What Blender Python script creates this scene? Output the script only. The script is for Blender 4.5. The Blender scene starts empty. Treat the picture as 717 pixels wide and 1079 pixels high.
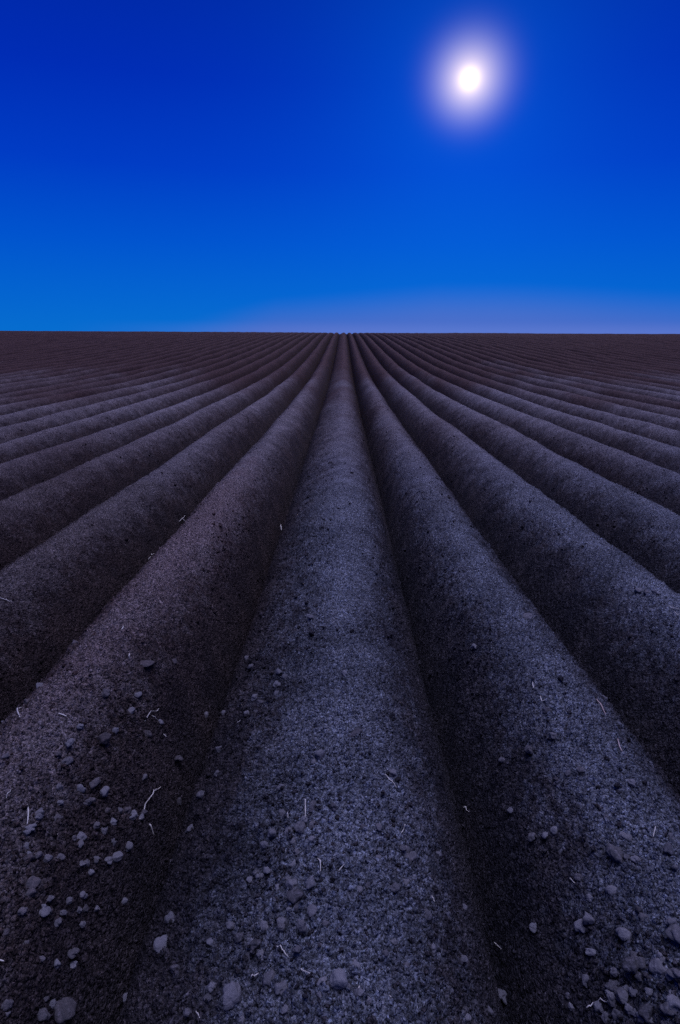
import bpy, math, random
import numpy as np

# ------------------------------------------------------------------ camera, sky, light
scene = bpy.context.scene
R = math.radians
W_PX, H_PX, F_PX = 717.0, 1079.0, 650.0          # the photograph's frame, focal length in its pixels
PITCH = math.atan((539.5 - 350.3) / F_PX)
ROLL = R(0.27)
CAM_Z = 1.30                                     # metres above the crest of the middle ridge
YAW = R(0.25)

cam_data = bpy.data.cameras.new('camera')
cam = bpy.data.objects.new('camera', cam_data)
scene.collection.objects.link(cam)
cam_data.sensor_fit = 'VERTICAL'
cam_data.sensor_height = 36.0
cam_data.lens = 36.0 * F_PX / H_PX
cam_data.clip_start = 0.05
cam_data.clip_end = 20000.0
cam.location = (0.0, 0.0, CAM_Z)
from mathutils import Matrix, Vector
cam.matrix_world = (Matrix.Translation((0, 0, CAM_Z)) @ Matrix.Rotation(YAW, 4, 'Z')
                    @ Matrix.Rotation(math.pi / 2 - PITCH, 4, 'X') @ Matrix.Rotation(ROLL, 4, 'Z'))
scene.camera = cam
MW = cam.matrix_world.copy()

def ray(px, py):
    d = Vector(((px - W_PX / 2) / F_PX, -(py - H_PX / 2) / F_PX, -1.0))
    return (MW.to_3x3() @ d).normalized()

MOON_DIR = ray(495, 83)
MOON_EL = math.asin(MOON_DIR.z)
MOON_AZ = math.atan2(MOON_DIR.x, MOON_DIR.y)     # from +Y towards +X

scene.view_settings.view_transform = 'Standard'
scene.view_settings.look = 'None'
scene.view_settings.gamma = 1.0
scene.view_settings.use_curve_mapping = False
scene.view_settings.exposure = 0.0
scene.cycles.use_denoising = False

def srgb(r, g, b):
    f = lambda c: (c / 255 / 12.92) if c / 255 <= 0.04045 else ((c / 255 + 0.055) / 1.055) ** 2.4
    return (f(r), f(g), f(b), 1.0)

class NT:
    """small helper for node trees"""
    def __init__(s, tree): s.t = tree; s.n = tree.nodes; s.l = tree.links
    def new(s, typ, **kw):
        n = s.n.new(typ)
        for k, v in kw.items(): setattr(n, k, v)
        return n
    def put(s, sock, v):
        if hasattr(v, 'is_linked') or isinstance(v, bpy.types.NodeSocket): s.l.new(v, sock)
        else: sock.default_value = v
    def math(s, op, a, b=0.0, c=None, clamp=False):
        n = s.new('ShaderNodeMath', operation=op); n.use_clamp = clamp
        s.put(n.inputs[0], a); s.put(n.inputs[1], b)
        if c is not None: s.put(n.inputs[2], c)
        return n.outputs[0]
    def maprange(s, v, a, b, c=0.0, d=1.0, smooth=True):
        n = s.new('ShaderNodeMapRange'); n.interpolation_type = 'SMOOTHSTEP' if smooth else 'LINEAR'
        s.put(n.inputs['Value'], v)
        for k, x in zip(('From Min', 'From Max', 'To Min', 'To Max'), (a, b, c, d)): s.put(n.inputs[k], x)
        return n.outputs[0]
    def mix(s, fac, a, b, blend='MIX'):
        n = s.new('ShaderNodeMix', data_type='RGBA', blend_type=blend)
        s.put(n.inputs[0], fac); s.put(n.inputs[6], a); s.put(n.inputs[7], b)
        return n.outputs[2]
    def ramp(s, v, stops, interp='EASE'):
        n = s.new('ShaderNodeValToRGB'); s.put(n.inputs[0], v)
        e = n.color_ramp.elements
        while len(e) < len(stops): e.new(0.5)
        for i, (p, c) in enumerate(stops): e[i].position = p; e[i].color = c
        n.color_ramp.interpolation = interp
        return n.outputs[0]

world = bpy.data.worlds.new('World')
scene.world = world
world.use_nodes = True
w = NT(world.node_tree); w.n.clear()
tc = w.new('ShaderNodeTexCoord')
sep = w.new('ShaderNodeSeparateXYZ'); w.l.new(tc.outputs['Generated'], sep.inputs[0])
el = w.math('MULTIPLY', w.math('ARCSINE', sep.outputs[2]), 180 / math.pi)
az = w.math('MULTIPLY', w.math('ARCTAN2', sep.outputs[0], sep.outputs[1]), 180 / math.pi)
base = w.ramp(w.math('DIVIDE', el, 60.0, clamp=True), [
    (0.00, srgb(6, 108, 206)),
    (0.045, srgb(3, 99, 206)),
    (0.12, srgb(0, 82, 204)),
    (0.21, srgb(0, 58, 194)),
    (0.31, srgb(0, 42, 178)),
    (0.42, srgb(0, 36, 160)),
    (1.00, srgb(10, 34, 130))], 'LINEAR')
# lavender twilight bank low on the right
edge = w.math('ADD', w.maprange(az, -17.0, -6.0, 0.0, 2.5, False), w.maprange(az, -6.0, 8.0, 0.0, 1.2, False))
edge = w.math('SUBTRACT', edge, w.maprange(az, 12.0, 32.0, 0.0, 1.0))
bank = w.maprange(w.math('SUBTRACT', edge, el), -0.7, 3.2, 0.0, 1.0)
azm = w.math('MULTIPLY', w.maprange(az, -17.0, -7.0), w.maprange(az, 60.0, 100.0, 1.0, 0.0))
bank = w.math('MULTIPLY', bank, azm)
col = w.mix(bank, base, srgb(74, 105, 196))
# thin brighter line right on the horizon
low = w.math('MULTIPLY', w.maprange(el, 0.0, 1.1, 1.0, 0.0), w.maprange(az, -25.0, 5.0, 0.0, 0.5))
col = w.mix(low, col, srgb(100, 124, 208))
# the moon's aureole in the evening air
dot = w.new('ShaderNodeVectorMath', operation='DOT_PRODUCT')
w.l.new(tc.outputs['Generated'], dot.inputs[0]); dot.inputs[1].default_value = MOON_DIR
ang = w.math('MULTIPLY', w.math('ARCCOSINE', w.math('MINIMUM', dot.outputs['Value'], 1.0)), 180 / math.pi)
def gauss(sig, power=2.0):
    return w.math('EXPONENT', w.math('MULTIPLY', w.math('POWER', w.math('DIVIDE', ang, sig), power), -1.0))
def addcol(c, fac, tint):
    m = w.new('ShaderNodeMix', data_type='RGBA', blend_type='ADD'); m.clamp_result = False
    m.inputs[0].default_value = 1.0
    s = w.new('ShaderNodeVectorMath', operation='SCALE')
    s.inputs[0].default_value = tint[:3]; w.put(s.inputs['Scale'], fac)
    w.l.new(c, m.inputs[6]); w.l.new(s.outputs[0], m.inputs[7])
    return m.outputs[2]
col = addcol(col, gauss(9.0, 1.3), (0.0, 0.05, 0.16))
col = addcol(col, gauss(3.0, 3.6), (0.085, 0.085, 0.11))
col = addcol(col, gauss(1.45, 1.5), (1.2, 0.90, 0.42))
col = addcol(col, gauss(0.62, 2.0), (0.8, 0.7, 0.45))
# added bright glow overhead, unseen above the frame, to light the ridge backs
up = w.new('ShaderNodeVectorMath', operation='DOT_PRODUCT')
w.l.new(tc.outputs['Generated'], up.inputs[0]); up.inputs[1].default_value = Vector((0.10, 0.0, 0.99)).normalized()
upa = w.math('MULTIPLY', w.math('ARCCOSINE', w.math('MINIMUM', up.outputs['Value'], 1.0)), 180 / math.pi)
lobe = w.math('EXPONENT', w.math('MULTIPLY', w.math('POWER', w.math('DIVIDE', upa, 22.0), 2.2), -1.0))
col = addcol(col, lobe, (6.1, 6.5, 11.4))
# faint physical sky on top
sky = w.new('ShaderNodeTexSky', sky_type='NISHITA')
sky.sun_disc = False
sky.sun_elevation = MOON_EL
sky.sun_rotation = MOON_AZ
skym = w.mix(1.0, sky.outputs[0], (0.02, 0.25, 1.0, 1.0), 'MULTIPLY')
bg1 = w.new('ShaderNodeBackground'); w.l.new(col, bg1.inputs[0]); bg1.inputs[1].default_value = 1.0
bg2 = w.new('ShaderNodeBackground'); w.l.new(skym, bg2.inputs[0]); bg2.inputs[1].default_value = 0.0015
ad = w.new('ShaderNodeAddShader'); w.l.new(bg1.outputs[0], ad.inputs[0]); w.l.new(bg2.outputs[0], ad.inputs[1])
out = w.new('ShaderNodeOutputWorld'); w.l.new(ad.outputs[0], out.inputs[0])

sun_data = bpy.data.lights.new('moonlight', 'SUN')
sun_data.energy = 0.25
sun_data.angle = R(14.0)
sun_data.color = (1.0, 0.74, 0.70)
sun = bpy.data.objects.new('moonlight', sun_data)
scene.collection.objects.link(sun)
sun.rotation_euler = MOON_DIR.to_track_quat('Z', 'Y').to_euler()

# ------------------------------------------------------------------ terrain functions
W_ROW = 0.75
RIDGE_H = 0.48
ROW_X0 = -0.035

def hash01(ix, iy, seed):
    h = (ix.astype(np.int64) * 374761393 + iy.astype(np.int64) * 668265263 + seed * 1442695041) & 0xFFFFFFFF
    h = ((h ^ (h >> 13)) * 1274126177) & 0xFFFFFFFF
    h = ((h ^ (h >> 16)) * 2246822519) & 0xFFFFFFFF
    return ((h ^ (h >> 15)) & 0xFFFFFF).astype(np.float64) / 16777216.0

def vnoise(x, y, seed=0):
    ix = np.floor(x); iy = np.floor(y)
    fx = x - ix; fy = y - iy
    fx = fx * fx * fx * (fx * (fx * 6 - 15) + 10); fy = fy * fy * fy * (fy * (fy * 6 - 15) + 10)
    ix = ix.astype(np.int64); iy = iy.astype(np.int64)
    a = hash01(ix, iy, seed); b = hash01(ix + 1, iy, seed)
    c = hash01(ix, iy + 1, seed); d = hash01(ix + 1, iy + 1, seed)
    return (a + (b - a) * fx) * (1 - fy) + (c + (d - c) * fx) * fy - 0.5

def crumbs(x, y, cell, seed, fill=0.6):
    """round crumbs half sunk in the soil: one dome per cell of the given size"""
    gx = x / cell; gy = y / cell
    ix = np.floor(gx).astype(np.int64); iy = np.floor(gy).astype(np.int64)
    best = np.zeros_like(x)
    for dx in (-1, 0, 1):
        for dy in (-1, 0, 1):
            cx = ix + dx; cy = iy + dy
            px = cx + hash01(cx, cy, seed); py = cy + hash01(cx, cy, seed + 1)
            r = 0.25 + 0.55 * hash01(cx, cy, seed + 2) ** 1.5
            on = hash01(cx, cy, seed + 3) < fill
            d2 = (gx - px) ** 2 + (gy - py) ** 2
            h = np.sqrt(np.maximum(r * r - d2, 0.0)) * on
            best = np.maximum(best, h)
    return best * cell

# depth of the ridge crests under the camera, metres, against distance along the rows
_DZ = np.array([-40, -4, 0.0, 1.5, 2.5, 4, 8, 13, 20, 27, 35, 43, 51, 60, 72, 84, 96, 115, 150, 260, 5000.0])
_DD = np.array([0.97, 1.04, 1.11, 1.12, 1.15, 1.175, 1.245, 1.33, 1.37, 1.30, 1.08, .82, .56, .30, .09, .005, .10, .6, 2.0, 5.0, 9.0])
def _pchip(xq):
    h = np.diff(_DZ); dl = np.diff(_DD) / h
    m = np.zeros(len(_DZ)); m[0] = dl[0]; m[-1] = dl[-1]
    for i in range(1, len(m) - 1):
        if dl[i - 1] * dl[i] > 0:
            w1 = 2 * h[i] + h[i - 1]; w2 = h[i] + 2 * h[i - 1]
            m[i] = (w1 + w2) / (w1 / dl[i - 1] + w2 / dl[i])
    k = np.clip(np.searchsorted(_DZ, xq) - 1, 0, len(h) - 1)
    t = (xq - _DZ[k]) / h[k]
    return ((1 + 2 * t) * (1 - t) ** 2 * _DD[k] + t * (1 - t) ** 2 * h[k] * m[k]
            + t * t * (3 - 2 * t) * _DD[k + 1] + t * t * (t - 1) * h[k] * m[k + 1])

def row_coord(x, y):
    """signed row coordinate: integer at each crest"""
    t = np.clip((-x - 0.08) / 0.40, 0, 1)
    x = x + 0.112 * t * t * (3 - 2 * t) - 0.068 * np.exp(-((x - 0.22) / 0.32) ** 2)
    wob = 0.016 * vnoise(y * 0.55, np.round((x - ROW_X0) / W_ROW) * 7.3, 11) + 0.006 * vnoise(y * 1.9, x * 0.9, 12)
    return (x - ROW_X0 + wob) / W_ROW

def ground_height(x, y, fine=True):
    x = np.asarray(x, float); y = np.asarray(y, float)
    u = row_coord(x, y)
    n = np.round(u); a = np.abs(u - n) * 2.0
    # ridge body: broad round back, steep flanks, narrow furrow
    prof = 1.0 - 0.72 * a ** 1.8 - 0.28 * a ** 6
    fur = np.clip((a - 0.86) / 0.14, 0, 1)
    prof = prof + 0.02 * fur * fur
    hv = RIDGE_H * (1 + 0.10 * vnoise(y * 0.35, n * 5.1, 21) + 0.03 * vnoise(y * 1.3, n * 3.7, 22))
    fade = 1.0 - np.clip((y - 150) / 100, 0, 1)
    z = CAM_Z - _pchip(y) + (-RIDGE_H + hv * prof) * fade
    # lumps and slumps of the flanks
    fl = np.clip(a * 1.5 - 0.25, 0, 1) * np.clip((1.05 - a) * 5, 0, 1)
    calm = 1.0 - 0.7 * np.clip((y - 4) / 8, 0, 1)
    z = z + calm * fl * (0.034 * vnoise(x * 7, y * 5, 31) + 0.028 * vnoise(x * 17, y * 13, 32))
    z = z + calm * 0.007 * vnoise(x * 5, y * 4, 33) + 0.004 * vnoise(x * 13, y * 12, 34)
    # farther slow swells of the field
    z = z + 0.05 * vnoise(x * 0.11 + 40, y * 0.07, 35) * np.clip(y / 12, 0, 1)
    if fine:
        rough = np.clip(0.30 + 0.75 * np.clip(a * 1.4 - 0.2, 0, 1) + 1.1 * vnoise(x * 3.1, y * 2.3, 41), 0.12, 1.2)
        z = z + calm * rough * (0.008 * vnoise(x * 37, y * 33, 42) + 0.005 * vnoise(x * 83, y * 79, 43))
        m = y < 14
        if m.any():
            xm, ym, rm = x[m], y[m], rough[m]
            c1 = crumbs(xm, ym, 0.034, 51, 0.45) * 0.75 * np.clip(rm * 1.2 - 0.25, 0, 1)
            c2 = crumbs(xm, ym, 0.016, 61, 0.7) * 0.85 * np.clip(rm * 1.2, 0.25, 1)
            am = a[m]; c0 = crumbs(xm, ym, 0.065, 55, 0.4) * 0.42 * np.clip(am * 1.8 - 0.5, 0, 1)
            z[m] += np.maximum(np.maximum(c1, c2), c0)
        m = (y < 5) & (y > 0.3)
        if m.any():
            xm, ym = x[m], y[m]
            z[m] += crumbs(xm, ym, 0.0085, 71, 0.75) * 1.5 + crumbs(xm, ym, 0.0135, 75, 0.5) * 1.1 + 0.004 * vnoise(xm * 230, ym * 230, 73)
    return z

def hit(px, py):
    """where the line of sight through a photo pixel meets the field"""
    d = ray(px, py); o = np.array([0, 0, CAM_Z])
    t = np.concatenate([np.arange(0.8, 8, 0.004), np.arange(8, 90, 0.03)])
    x = o[0] + d.x * t; y = o[1] + d.y * t; z = o[2] + d.z * t
    below = z < ground_height(x, y, False)
    k = int(np.argmax(below)) if below.any() else len(t) - 1
    return x[k], y[k], t[k]

# ------------------------------------------------------------------ materials
def soil_material(name, clod=False, dark=1.0):
    m = bpy.data.materials.new(name); m.use_nodes = True
    g = NT(m.node_tree); g.n.clear()
    tc = g.new('ShaderNodeTexCoord')
    geo = g.new('ShaderNodeNewGeometry')
    P = geo.outputs['Position']
    def noise(scale, det=3, rough=0.6, vec=P, stretch=None):
        if stretch:
            mp = g.new('ShaderNodeMapping'); g.l.new(vec, mp.inputs[0]); mp.inputs['Scale'].default_value = stretch
            vec = mp.outputs[0]
        n = g.new('ShaderNodeTexNoise'); n.inputs['Scale'].default_value = scale
        n.inputs['Detail'].default_value = det; n.inputs['Roughness'].default_value = rough
        g.l.new(vec, n.inputs['Vector']); return n.outputs[0]
    big = noise(0.35, 3, 0.6, stretch=(1, 0.35, 1))
    mid = noise(4.0, 5, 0.65)
    fine = noise(70.0, 4, 0.7)
    grain = noise(330.0, 2, 0.8)
    vo = g.new('ShaderNodeTexVoronoi'); vo.inputs['Scale'].default_value = 150.0; g.l.new(P, vo.inputs['Vector'])
    vo2 = g.new('ShaderNodeTexVoronoi'); vo2.inputs['Scale'].default_value = 62.0; g.l.new(P, vo2.inputs['Vector'])
    sv = g.new('ShaderNodeSeparateColor'); g.l.new(vo.outputs['Color'], sv.inputs[0])
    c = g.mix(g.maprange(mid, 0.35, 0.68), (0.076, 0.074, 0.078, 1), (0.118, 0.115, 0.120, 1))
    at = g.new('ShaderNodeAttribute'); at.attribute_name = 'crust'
    cloddy_shaded = g.mix(g.maprange(mid, 0.35, 0.68), (0.021, 0.018, 0.019, 1), (0.037, 0.030, 0.029, 1))  # brown flank and furrow soil, with shade painted into its colour
    c = g.mix(at.outputs['Fac'], cloddy_shaded, c)
    # redder loam in patches and farther up the field
    sp = g.new('ShaderNodeSeparateXYZ'); g.l.new(P, sp.inputs[0])
    far = g.maprange(sp.outputs[1], 3.0, 36.0)
    red = g.maprange(g.math('ADD', big, g.math('MULTIPLY', far, 0.50)), 0.46, 0.88)
    # a rusty loam patch along the back of the first left ridge
    mp = g.new('ShaderNodeMapping'); mp.vector_type = 'TEXTURE'; g.l.new(P, mp.inputs[0])
    mp.inputs['Location'].default_value = (-0.93, 3.6, 0.0); mp.inputs['Scale'].default_value = (0.26, 2.6, 3.0)
    ln = g.new('ShaderNodeVectorMath', operation='LENGTH'); g.l.new(mp.outputs[0], ln.inputs[0])
    rust = g.maprange(g.math('ADD', ln.outputs['Value'], g.math('MULTIPLY', mid, 1.2)), 0.8, 1.9, 1.0, 0.0)
    # browner loam on the left rows and, gently, up the field
    brown = g.maprange(g.math('ADD', sp.outputs[0], g.math('MULTIPLY', g.math('SUBTRACT', big, 0.5), 1.2)), -0.75, -0.30, 0.75, 0.0)
    brown = g.math('MAXIMUM', brown, g.maprange(sp.outputs[1], 2.5, 9.0, 0.0, 0.6))
    c = g.mix(brown, c, g.mix(1.0, c, (0.92, 0.68, 0.54, 1), 'MULTIPLY'))
    c = g.mix(g.math('MULTIPLY', red, 0.92), c, g.mix(at.outputs['Fac'], (0.013, 0.005, 0.004, 1), (0.034, 0.0155, 0.0115, 1)))  # flanks stay darker than backs: painted shade again
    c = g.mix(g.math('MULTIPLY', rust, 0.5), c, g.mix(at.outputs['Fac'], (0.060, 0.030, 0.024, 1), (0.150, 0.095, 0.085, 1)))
    c = g.mix(g.maprange(fine, 0.32, 0.70, 0.0, 1.0), g.mix(1.0, c, (0.62, 0.60, 0.60, 1), 'MULTIPLY'), g.mix(1.0, c, (1.25, 1.25, 1.27, 1), 'MULTIPLY'))
    c = g.mix(g.maprange(grain, 0.52, 0.72, 0.0, 0.8), c, g.mix(1.0, c, (1.9, 1.9, 1.9, 1), 'MULTIPLY'))
    v3 = g.new('ShaderNodeTexVoronoi'); v3.inputs['Scale'].default_value = 300.0; g.l.new(P, v3.inputs['Vector'])
    s3 = g.new('ShaderNodeSeparateColor'); g.l.new(v3.outputs['Color'], s3.inputs[0])
    v = g.math('ADD', g.math('MULTIPLY', g.math('POWER', sv.outputs[0], 2.0), 1.25), g.math('MULTIPLY', g.math('POWER', s3.outputs[0], 2.0), 1.25))
    v = g.math('ADD', v, 0.30)
    c = g.mix(g.math('MULTIPLY', s3.outputs[1], 0.5), c, g.mix(1.0, c, (0.80, 1.02, 1.20, 1), 'MULTIPLY'))
    sc_ = g.new('ShaderNodeVectorMath', operation='SCALE'); g.l.new(c, sc_.inputs[0]); g.l.new(v, sc_.inputs['Scale']); c = sc_.outputs[0]
    if clod:
        oi = g.new('ShaderNodeObjectInfo')
        c = g.mix(g.maprange(oi.outputs['Random'], 0, 1, 0.15, 0.75, False), c, (0.140, 0.130, 0.130, 1))
    if dark != 1.0: c = g.mix(1.0, c, (dark, dark, dark, 1), 'MULTIPLY')
    b = g.new('ShaderNodeBsdfPrincipled')
    g.l.new(c, b.inputs['Base Color'])
    b.inputs['Roughness'].default_value = 0.92
    b.inputs['Specular IOR Level'].default_value = 0.06
    bump = g.new('ShaderNodeBump'); bump.inputs['Strength'].default_value = 1.0 if not clod else 0.5
    bump.inputs['Distance'].default_value = 0.010
    if not clod: g.l.new(g.maprange(sp.outputs[1], 3.0, 16.0, 1.0, 0.08), bump.inputs['Strength'])
    hgt = g.math('ADD', g.math('MULTIPLY', fine, 0.9), g.math('MULTIPLY', grain, 0.5))
    if not clod:
        hgt = g.math('SUBTRACT', hgt, g.math('MULTIPLY', vo.outputs['Distance'], 0.9))
        hgt = g.math('SUBTRACT', hgt, g.math('MULTIPLY', vo2.outputs['Distance'], 1.0))
    g.l.new(hgt, bump.inputs['Height']); g.l.new(bump.outputs[0], b.inputs['Normal'])
    o = g.new('ShaderNodeOutputMaterial'); g.l.new(b.outputs[0], o.inputs[0])
    return m

def straw_material():
    m = bpy.data.materials.new('dry_straw'); m.use_nodes = True
    g = NT(m.node_tree); b = g.n['Principled BSDF']
    geo = g.new('ShaderNodeNewGeometry'); n = g.new('ShaderNodeTexNoise'); n.inputs['Scale'].default_value = 60
    g.l.new(geo.outputs['Position'], n.inputs['Vector'])
    g.l.new(g.mix(n.outputs[0], (0.20, 0.17, 0.13, 1), (0.46, 0.41, 0.34, 1)), b.inputs['Base Color'])
    b.inputs['Roughness'].default_value = 0.55
    return m
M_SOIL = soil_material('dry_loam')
M_CLOD = soil_material('dry_clod', True)
M_CRUMB = soil_material('loose_crumb_soil')
M_STRAW = straw_material()
M_TWIG = bpy.data.materials.new('dark_stem'); M_TWIG.use_nodes = True
_g = NT(M_TWIG.node_tree); _n = _g.new('ShaderNodeTexNoise'); _n.inputs['Scale'].default_value = 90
_g.l.new(_g.mix(_n.outputs[0], (0.16, 0.11, 0.09, 1), (0.34, 0.24, 0.20, 1)), _g.n['Principled BSDF'].inputs['Base Color'])

# ------------------------------------------------------------------ helpers
def mesh_from(name, verts, faces, mat, smooth=True):
    """verts (n,3), faces (m,k) -> one mesh"""
    me = bpy.data.meshes.new(name)
    nf, k = faces.shape
    me.vertices.add(len(verts)); me.vertices.foreach_set('co', np.ascontiguousarray(verts, np.float32).ravel())
    me.loops.add(nf * k); me.loops.foreach_set('vertex_index', np.ascontiguousarray(faces, np.int32).ravel())
    me.polygons.add(nf)
    me.polygons.foreach_set('loop_start', (np.arange(nf) * k).astype(np.int32))
    if smooth: me.polygons.foreach_set('use_smooth', np.ones(nf, bool))
    me.update(calc_edges=True)
    me.materials.append(mat)
    return me

def link(name, me, **props):
    o = bpy.data.objects.new(name, me)
    scene.collection.objects.link(o)
    for k, v in props.items(): o[k] = v
    return o

# ------------------------------------------------------------------ ground: one sheet to beyond the crest
Z0 = 4.0
ts = [0.0]
while ts[-1] < 9.0:
    t = ts[-1]
    if t < 0.17: s = 0.00032
    elif t < 0.50: s = 0.00032 + (t - 0.17) * 0.0032
    elif t < 0.9: s = 0.0014 + (t - 0.5) * 0.02
    else: s = 0.01 + (t - 0.9) * 0.12
    ts.append(t + s)
ts = np.array([-t for t in ts[:0:-1]] + ts)
ys = [-3.4]
while ys[-1] < 100:
    y = ys[-1]
    if y < 0.6: s = 0.02
    else: s = min(max((y * y + 1.7) / 845 * 0.55, 0.0018), 0.02 + y * 0.0016)
    ys.append(y + s)
ys += [104, 110, 118, 128, 140, 155, 175, 200, 240, 300, 400, 600, 1000, 1800, 3500]
ys = np.array(ys)
gx = (ts[None, :] * (ys[:, None] + Z0)); gy = np.repeat(ys[:, None], len(ts), 1)
gz = ground_height(gx.ravel(), gy.ravel()).reshape(gx.shape)
nr, nc = gx.shape
idx = np.arange(nr * nc).reshape(nr, nc)
quads = np.stack([idx[:-1, :-1], idx[:-1, 1:], idx[1:, 1:], idx[1:, :-1]], -1).reshape(-1, 4)
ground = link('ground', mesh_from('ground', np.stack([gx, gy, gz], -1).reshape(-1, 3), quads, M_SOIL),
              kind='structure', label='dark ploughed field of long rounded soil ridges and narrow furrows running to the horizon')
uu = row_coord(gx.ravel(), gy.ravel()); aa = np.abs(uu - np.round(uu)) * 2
# pale dry crust on the backs; cloddy soil elsewhere, darkened to paint in shade
crust_lit = np.clip((0.50 - aa + 0.22 * vnoise(gx.ravel() * 2, gy.ravel() * 0.9, 81) + 0.20 * vnoise(gx.ravel() * 19, gy.ravel() * 9, 82)
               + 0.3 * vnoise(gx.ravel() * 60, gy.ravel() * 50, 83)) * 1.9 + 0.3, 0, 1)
at_ = ground.data.attributes.new('crust', 'FLOAT', 'POINT'); at_.data.foreach_set('value', crust_lit.astype(np.float32))  # marks the dry crust and the painted light on the backs
print('ground', nr, nc)

# ------------------------------------------------------------------ clods
import bmesh
def ico(sub):
    bm = bmesh.new(); bmesh.ops.create_icosphere(bm, subdivisions=sub, radius=1.0)
    v = np.array([p.co[:] for p in bm.verts]); f = np.array([[q.index for q in p.verts] for p in bm.faces]); bm.free()
    return v, f
rng = np.random.default_rng(7)
def lumpy(v, rng, amp=0.22):
    """an uneven rounded clod from a unit ball"""
    out = v.copy(); r = np.ones(len(v))
    for k in range(7):
        d = rng.normal(size=3); d /= np.linalg.norm(d)
        f = rng.uniform(1.2, 3.6)
        r += amp * rng.uniform(.2, .55) * np.sin(f * (v @ d) * 2 + rng.uniform(0, 6.28))
    for k in range(7):                     # a few flattened faces
        d = rng.normal(size=3); d /= np.linalg.norm(d)
        c = rng.uniform(.55, .9); s = (v @ d) * r
        out_r = np.where(s > c, c / np.maximum(s, 1e-3), 1.0); r = r * (0.35 + 0.65 * out_r)
    return out * r[:, None] * np.array([1, rng.uniform(.75, 1.0), rng.uniform(.6, .85)])

v3, f3 = ico(4); v2, f2 = ico(2); v1, f1 = ico(1)
clod_meshes = []
for k in range(16):
    vv = lumpy(v3, rng)
    nn = vnoise(vv[:, 0] * 5 + k * 9, vv[:, 1] * 5 + vv[:, 2] * 3.1, 5) + .5 * vnoise(vv[:, 0] * 11 + k * 9, vv[:, 1] * 11 + vv[:, 2] * 7.1, 6)
    clod_meshes.append(mesh_from('soil_clod', vv * (1 + 0.09 * nn[:, None]), f3, M_CLOD))

def in_view(x, y, z):
    p = MW.inverted() @ Vector((x, y, z))
    if p.z > -0.2: return None
    return W_PX / 2 + F_PX * p.x / -p.z, H_PX / 2 - F_PX * p.y / -p.z, -p.z

def ridge_phrase(n):
    names = {0: 'the middle ridge', 1: 'the first right ridge', -1: 'the first left ridge',
             2: 'the second right ridge', -2: 'the second left ridge'}
    if n in names: return names[n]
    return 'a farther ridge on the right' if n > 0 else 'a farther ridge on the left'

def put_clod(x, y, r, label, group=None, sink=0.35, mi=None, squash=1.0):
    z = float(ground_height(np.array([x]), np.array([y]))[0])
    o = link('soil_clod', clod_meshes[mi if mi is not None else int(rng.integers(16))], label=label, category='soil clod')
    if group: o['group'] = group
    o.location = (x, y, z + r * (0.7 - sink) * squash)
    o.scale = (r, r, r * squash)
    o.rotation_euler = (rng.uniform(-.5, .5), rng.uniform(-.5, .5), rng.uniform(0, 6.28))
    return o

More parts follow.
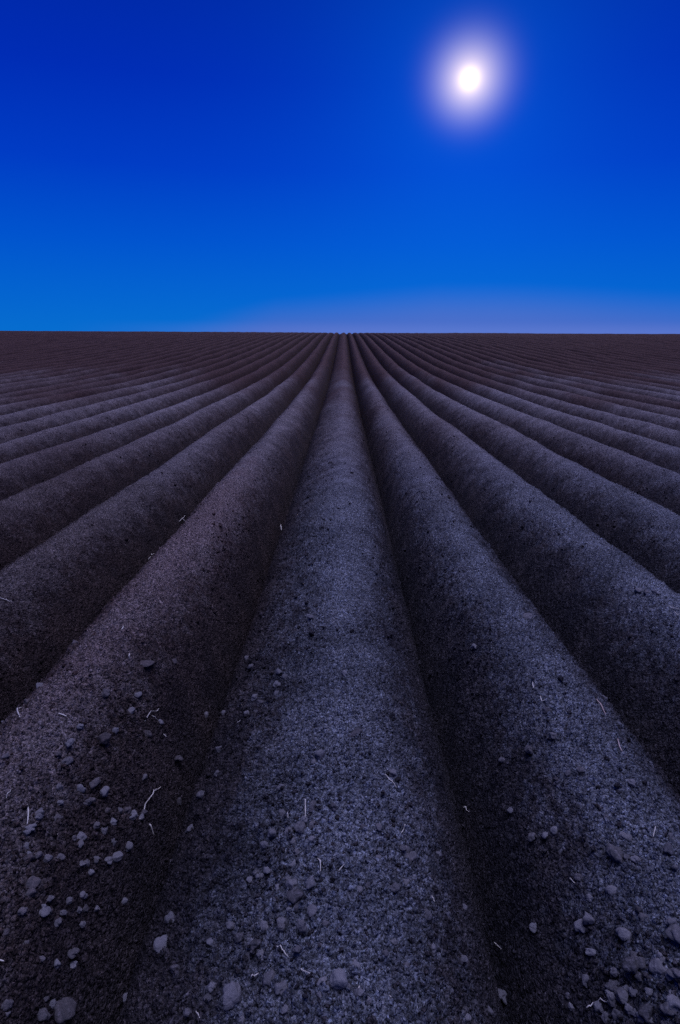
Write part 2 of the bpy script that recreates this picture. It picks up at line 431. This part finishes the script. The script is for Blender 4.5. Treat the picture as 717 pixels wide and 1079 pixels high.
# the clods that stand out in the photograph: pixel, width in pixels, label
NAMED = [
 (112, 788, 15, 1.0, 'large pale round clod alone on the back of the ridge left of the middle one'),
 (213, 841, 13, 1.0, 'pale oval clod lying in the dark furrow left of the middle ridge'),
 (308, 938, 15, 1.0, 'round clod at the top of the cluster on the near shoulder of the middle ridge'),
 (311, 951, 15, 1.0, 'rounded clod just below the top one in the cluster on the middle ridge'),
 (318, 983, 12, 1.0, 'pale clod below the paired clods on the near middle ridge'),
 (329, 966, 11, 1.0, 'clod right of the paired clods on the near middle ridge'),
 (297, 984, 9, 1.0, 'small clod left of the pale one on the near middle ridge'),
 (314, 1010, 8, 1.0, 'small round clod between two thin straws on the near middle ridge'),
 (296, 1047, 12, 1.0, 'clod at the bottom of the middle ridge below the diagonal straws'),
 (247, 1060, 20, .8, 'biggest broken clod at the very foot of the middle ridge'),
 (265, 1000, 9, 1.0, 'clod on the left flank of the middle ridge near the bottom edge'),
 (70, 1077, 21, .8, 'big smooth clod cut by the bottom edge at the far left'),
 (172, 1002, 14, .6, 'flat slab of soil lying in the left furrow near the bottom'),
 (186, 1027, 10, 1.0, 'rounded clod beside the left furrow near the bottom'),
 (181, 973, 10, 1.0, 'clod perched on the edge of the left furrow'),
 (115, 912, 10, 1.0, 'dusky clod on the near left ridge with small clods below it'),
 (137, 900, 9, 1.0, 'smaller pale clod right of the dusky one on the near left ridge'),
 (529, 1055, 15, .8, 'lone oval clod in the bottom of the right furrow'),
 (557, 797, 10, 1.0, 'pale round clod standing out on the left flank of the near right ridge'),
 (575, 883, 10, 1.0, 'round pale clod of a pair on the flank of the near right ridge'),
 (560, 889, 10, 1.0, 'left clod of the pale pair on the flank of the near right ridge'),
 (584, 878, 8, 1.0, 'small clod touching the pale pair on the near right ridge'),
 (648, 907, 19, .6, 'wide flat clod on the crest of the near right ridge'),
 (670, 908, 10, .7, 'flattish clod just right of the wide flat one on the near right crest'),
 (677, 972, 9, 1.0, 'pale clod left of the rightmost crest clods near the right edge'),
 (706, 980, 11, .7, 'low clod at the right edge below the near right crest'),
 (619, 978, 11, 1.0, 'rounded double clod on the near right ridge above the bent straw'),
 (664, 1029, 14, 1.0, 'tall pale clod near the right bottom corner'),
 (655, 1055, 13, 1.0, 'clod near the bottom right, right of the bent straw'),
 (709, 1062, 14, 1.0, 'round clod at the bottom right corner'),
 (712, 1033, 12, 1.0, 'clod at the right edge just above the corner clod'),
 (155, 705, 16, .5, 'flat crusty slab on the crest of the ridge left of the middle one'),
 (75, 791, 9, 1.0, 'small clod left of the large pale clod on the left ridge'),
 (555, 652, 11, .5, 'flat pale flake on the back of the right ridge'),
 (672, 626, 8, 1.0, 'leftmost clod of the short row on the second ridge to the right'),
 (681, 627, 7, 1.0, 'second clod of the short row on the second ridge to the right'),
 (690, 628, 6, 1.0, 'third clod of the short row on the second ridge to the right'),
 (363, 713, 8, .8, 'small pale clod on the crest of the middle ridge halfway down'),
 (373, 775, 18, .35, 'flat pressed patch of crust on the middle ridge crest'),
]
for px, py, wpx, sq, lab in NAMED:
    x, y, t = hit(px, py)
    r = wpx * t / F_PX * 0.5 * 0.93
    put_clod(x, y, r * 1.06, lab, squash=sq, sink=0.12)

# many more, lying where they rolled: on shoulders, flanks and in furrows
N = 150000
cy = 0.5 + 13.5 * rng.random(N) ** 1.9
half = 0.62 * (cy + 1.0) + 0.25
cx = (rng.random(N) * 2 - 1) * half
u = row_coord(cx, cy); a = np.abs(u - np.round(u)) * 2
dens = 0.10 + 0.95 * np.exp(-((a - 0.62) / 0.26) ** 2) + 0.25 * (a > .9)
dens *= np.clip(0.45 + 2.6 * vnoise(cx * 2.6, cy * 1.7, 91) + 1.5 * vnoise(cx * 7, cy * 5, 92), 0.05, 1.5)
dens *= 0.72 + 1.7 * np.exp(-((cx - 0.58) / 0.16) ** 2) + 0.9 * np.exp(-((cx + 0.14) / 0.10) ** 2)
keep = rng.random(N) < dens * 1.15
cx, cy, a = cx[keep], cy[keep], a[keep]
cr = 0.0028 * np.exp(np.abs(rng.normal(size=len(cx))) * 0.66)
cr = np.minimum(cr, 0.0165)
cz = ground_height(cx, cy)
mw = np.array(MW.inverted())
P = np.stack([cx, cy, cz, np.ones(len(cx))], 1) @ mw.T
sx = W_PX / 2 + F_PX * P[:, 0] / -P[:, 2]; sy = H_PX / 2 - F_PX * P[:, 1] / -P[:, 2]
spx = cr * 2 * F_PX / -P[:, 2]
seen = (sx > 3) & (sx < W_PX - 3) & (sy > 370) & (sy < H_PX - 3)
order = np.argsort(-(spx * seen))
top = order[:255]
rest = np.setdiff1d(np.arange(len(cx)), top)
for i in top:
    n = int(round(float(row_coord(cx[i:i+1], cy[i:i+1])[0])))
    side = float(row_coord(cx[i:i+1], cy[i:i+1])[0]) - n
    where = 'in the furrow beside' if a[i] > 0.86 else ('on the back of' if a[i] < 0.33 else ('on the right flank of' if side > 0 else 'on the left flank of'))
    band = 'near' if sy[i] > 900 else ('midway along' if sy[i] > 700 else 'far')
    look = 'rounded brown-grey clod'
    lab = {'near': 'small clod %s %s, in the nearest soil', 'midway along': 'small clod %s %s, a few steps on',
           'far': 'tiny clod %s %s, farther up'}[band] % (where, ridge_phrase(n))
    put_clod(float(cx[i]), float(cy[i]), float(cr[i]), lab, group=lab.replace('clod ', 'clods ', 1), sink=0.5)

def merged(ids, v, f, nvar):
    V = np.stack([lumpy(v, rng, 0.25) for _ in range(nvar)])
    k = rng.integers(nvar, size=len(ids)); B = V[k]
    th = rng.uniform(0, 6.28, len(ids)); c, s = np.cos(th), np.sin(th)
    X = B[:, :, 0] * c[:, None] - B[:, :, 1] * s[:, None]; Y = B[:, :, 0] * s[:, None] + B[:, :, 1] * c[:, None]
    r = cr[ids][:, None]
    out = np.stack([X * r + cx[ids][:, None], Y * r + cy[ids][:, None], B[:, :, 2] * r + (cz[ids] + cr[ids] * 0.2)[:, None]], -1)
    F = f[None] + (np.arange(len(ids)) * len(v))[:, None, None]
    return out.reshape(-1, 3), F.reshape(-1, 3)
bigc = rest[spx[rest] > 5.0]; smallc = rest[spx[rest] <= 5.0]
print('clods', len(rest), len(bigc))
va, fa = merged(bigc, v2, f2, 24); vb, fb = merged(smallc, v1, f1, 40)
link('soil_crumbs', mesh_from('soil_crumbs', np.concatenate([va, vb]), np.concatenate([fa, fb + len(va)]), M_CRUMB),
     kind='stuff', label='loose crumbs of dry soil scattered over the ridges')

# ------------------------------------------------------------------ straws
def straw(pts, wpx, label, mat=None, group=None, branch=None, cat='straw'):
    """pts: photo pixels along the stalk; each is laid on the soil and lifted by its thickness"""
    def tube(px_pts, lift):
        P = []
        for k, (px, py) in enumerate(px_pts):
            x, y, t = hit(px, py)
            z = float(ground_height(np.array([x]), np.array([y]))[0])
            P.append([x, y, z]); tt = t
        P = np.array(P)
        # smooth the path and lay it over the soil
        n = 14; s = np.linspace(0, len(P) - 1, n)
        Q = np.stack([np.interp(s, np.arange(len(P)), P[:, c]) for c in range(3)], 1)
        for _ in range(2): Q[1:-1] = (Q[:-2] + 2 * Q[1:-1] + Q[2:]) / 4
        gz_ = ground_height(Q[:, 0].copy(), Q[:, 1].copy())
        r = wpx * tt / F_PX * 0.37
        Q[:, 2] = np.maximum(Q[:, 2], gz_) + r * 0.8 + lift
        V = []; 
        for i in range(n):
            d = Q[min(i + 1, n - 1)] - Q[max(i - 1, 0)]; d /= np.linalg.norm(d)
            a_ = np.cross(d, [0, 0, 1.0]); a_ /= np.linalg.norm(a_); b_ = np.cross(a_, d)
            rr = r * (0.55 + 0.45 * math.sin(math.pi * min(1, (i + 1.5) / n)))
            for k in range(6):
                an = k * math.pi / 3
                V.append(Q[i] + rr * (math.cos(an) * a_ + 0.6 * math.sin(an) * b_))
        F = [[i * 6 + k, i * 6 + (k + 1) % 6, (i + 1) * 6 + (k + 1) % 6, (i + 1) * 6 + k] for i in range(n - 1) for k in range(6)]
        F += [[0, 5, 4, 3], [0, 3, 2, 1]]; e = (n - 1) * 6
        F += [[e, e + 1, e + 2, e + 3], [e, e + 3, e + 4, e + 5]]
        return np.array(V), np.array(F)
    V, F = tube(pts, 0.0015)
    if branch:
        V2, F2 = tube(branch, 0.0015); F = np.concatenate([F, F2 + len(V)]); V = np.concatenate([V, V2])
    o_ = V.mean(0)
    o = link('straw', mesh_from('straw', V - o_, F, mat or M_STRAW), label=label, category=cat)
    o.location = o_
    if group: o['group'] = group
    return o

straw([(29, 850), (31, 858), (31, 866), (30, 875)], 1.9, 'upright pale straw on the near left ridge by the left edge')
straw([(170, 834), (163, 843), (154, 853)], 1.6, 'forked pale rootlet on the flank of the near left ridge', branch=[(154, 853), (151, 860), (148, 868)])
straw([(158, 872), (160, 878), (163, 885)], 1.8, 'short straw just below the forked rootlet')
straw([(322, 847), (322, 863)], 1.8, 'straight white straw standing out on the crest of the middle ridge')
straw([(335, 906), (338, 913), (338, 922)], 1.8, 'curved white straw on the near middle ridge below the straight one')
straw([(303, 862), (304, 868)], 1.2, 'tiny straw left of the straight white one')
straw([(291, 1001), (297, 1006), (304, 1012)], 1.4, 'thin curved straw among clods at the foot of the middle ridge')
straw([(265, 1038), (273, 1031)], 1.7, 'short straw slanting up to the right at the foot of the middle ridge')
straw([(317, 1024), (327, 1034)], 1.9, 'short straw slanting down to the right at the foot of the middle ridge')
straw([(0, 1015), (6, 1021)], 1.8, 'straw stub at the left edge near the bottom')
straw([(22, 760), (19, 754), (24, 748)], 1.7, 'pale straw on the crest at the left edge of the picture')
straw([(62, 754), (67, 755), (71, 758)], 1.7, 'small bent pale straw right of the one at the left edge')
straw([(153, 763), (159, 756), (172, 750)], 1.2, 'thin curled stalk on the left ridge above the forked rootlet', branch=[(161, 760), (168, 765)])
straw([(173, 777), (176, 782)], 1.8, 'white straw stub on the right flank of the left ridge')
straw([(7, 843), (13, 838)], 1.4, 'thin straw by the left edge above the upright one')
straw([(60, 880), (62, 886)], 1.5, 'tiny straw right of the upright one on the left ridge')
straw([(250, 767), (255, 762)], 1.3, 'thin short straw in the shade left of the middle ridge')
straw([(207, 1069), (211, 1076)], 1.4, 'thin straw at the bottom edge in the left furrow')
straw([(406, 820), (418, 833)], 1.5, 'slanting straw on the right shoulder of the middle ridge')
straw([(488, 855), (494, 859)], 1.6, 'bluish straw stub in the furrow right of the middle ridge')
straw([(423, 880), (428, 876)], 1.3, 'tiny straw below the slanting one on the middle ridge')
straw([(561, 722), (562, 730)], 1.5, 'white straw stub at the top of the right ridge')
straw([(569, 738), (571, 741), (575, 739)], 1.6, 'hook shaped white straw on the right ridge')
straw([(628, 739), (633, 747), (638, 756)], 1.7, 'long reddish stem along the crest of the right ridge', mat=M_TWIG, cat='stem')
straw([(650, 786), (653, 792), (658, 797)], 1.7, 'short brown stem on the crest below the long reddish one', mat=M_TWIG, cat='stem')
straw([(600, 929), (606, 937)], 1.4, 'grey straw slanting on the flank of the near right ridge')
straw([(455, 946), (458, 953)], 1.2, 'thin straw on the right side of the near middle ridge')
straw([(616, 1070), (629, 1059), (640, 1064)], 1.8, 'bent chevron shaped straw at the bottom of the right ridge')
straw([(377, 1052), (379, 1043)], 1.8, 'upright straw near the bottom of the middle ridge crest')
straw([(410, 1051), (412, 1057)], 1.8, 'white straw stub right of the upright one near the bottom')
straw([(520, 1001), (528, 1007)], 1.3, 'thin straw lying in the right furrow near the bottom')
straw([(690, 876), (688, 884)], 1.3, 'pale straw stub near the right edge on the right ridge')
straw([(357, 921), (363, 916)], 1.3, 'faint straw on the middle ridge crest right of the curved one')
straw([(129, 667), (131, 662)], 1.7, 'pale straw speck on the left ridge crest above the flat slab')
straw([(137, 693), (137, 700)], 1.8, 'small white straw on the left ridge right of the pale speck')
straw([(190, 546), (193, 549), (199, 553)], 0.9, 'fine crossed stalks on the reddish crest of the left ridge', branch=[(189, 553), (196, 546)])
straw([(0, 633), (14, 638)], 1.2, 'long thin straw on the second left ridge at the left edge')
straw([(157, 592), (163, 584)], 0.8, 'faint thin straw on the reddish edge of the left ridge')
straw([(296, 555), (297, 560)], 1.6, 'white straw fleck in the furrow left of the middle ridge farther up')
straw([(704, 643), (716, 645)], 1.3, 'upper straw of the pale pair at the right edge on the second right ridge')
straw([(706, 648), (716, 649)], 1.2, 'lower straw of the pale pair at the right edge on the second right ridge')

# ------------------------------------------------------------------ moon
bm = bmesh.new(); bmesh.ops.create_uvsphere(bm, u_segments=48, v_segments=24, radius=1.0)
for f in bm.faces: f.smooth = True
me = bpy.data.meshes.new('moon'); bm.to_mesh(me); bm.free()
mm = bpy.data.materials.new('moon_glow'); mm.use_nodes = True
g = NT(mm.node_tree); g.n.clear()
e = g.new('ShaderNodeEmission'); o = g.new('ShaderNodeOutputMaterial')
n = g.new('ShaderNodeTexNoise'); n.inputs['Scale'].default_value = 2.0
g.l.new(g.mix(n.outputs[0], (1.0, 0.93, 0.80, 1), (1.0, 0.98, 0.92, 1)), e.inputs[0]); e.inputs[1].default_value = 1.6
g.l.new(e.outputs[0], o.inputs[0]); me.materials.append(mm)
moon = link('moon', me, label='glowing white moon alone in the deep blue sky', category='moon')
moon.location = Vector((0, 0, CAM_Z)) + MOON_DIR * 6000
moon.scale = (46, 46, 46)
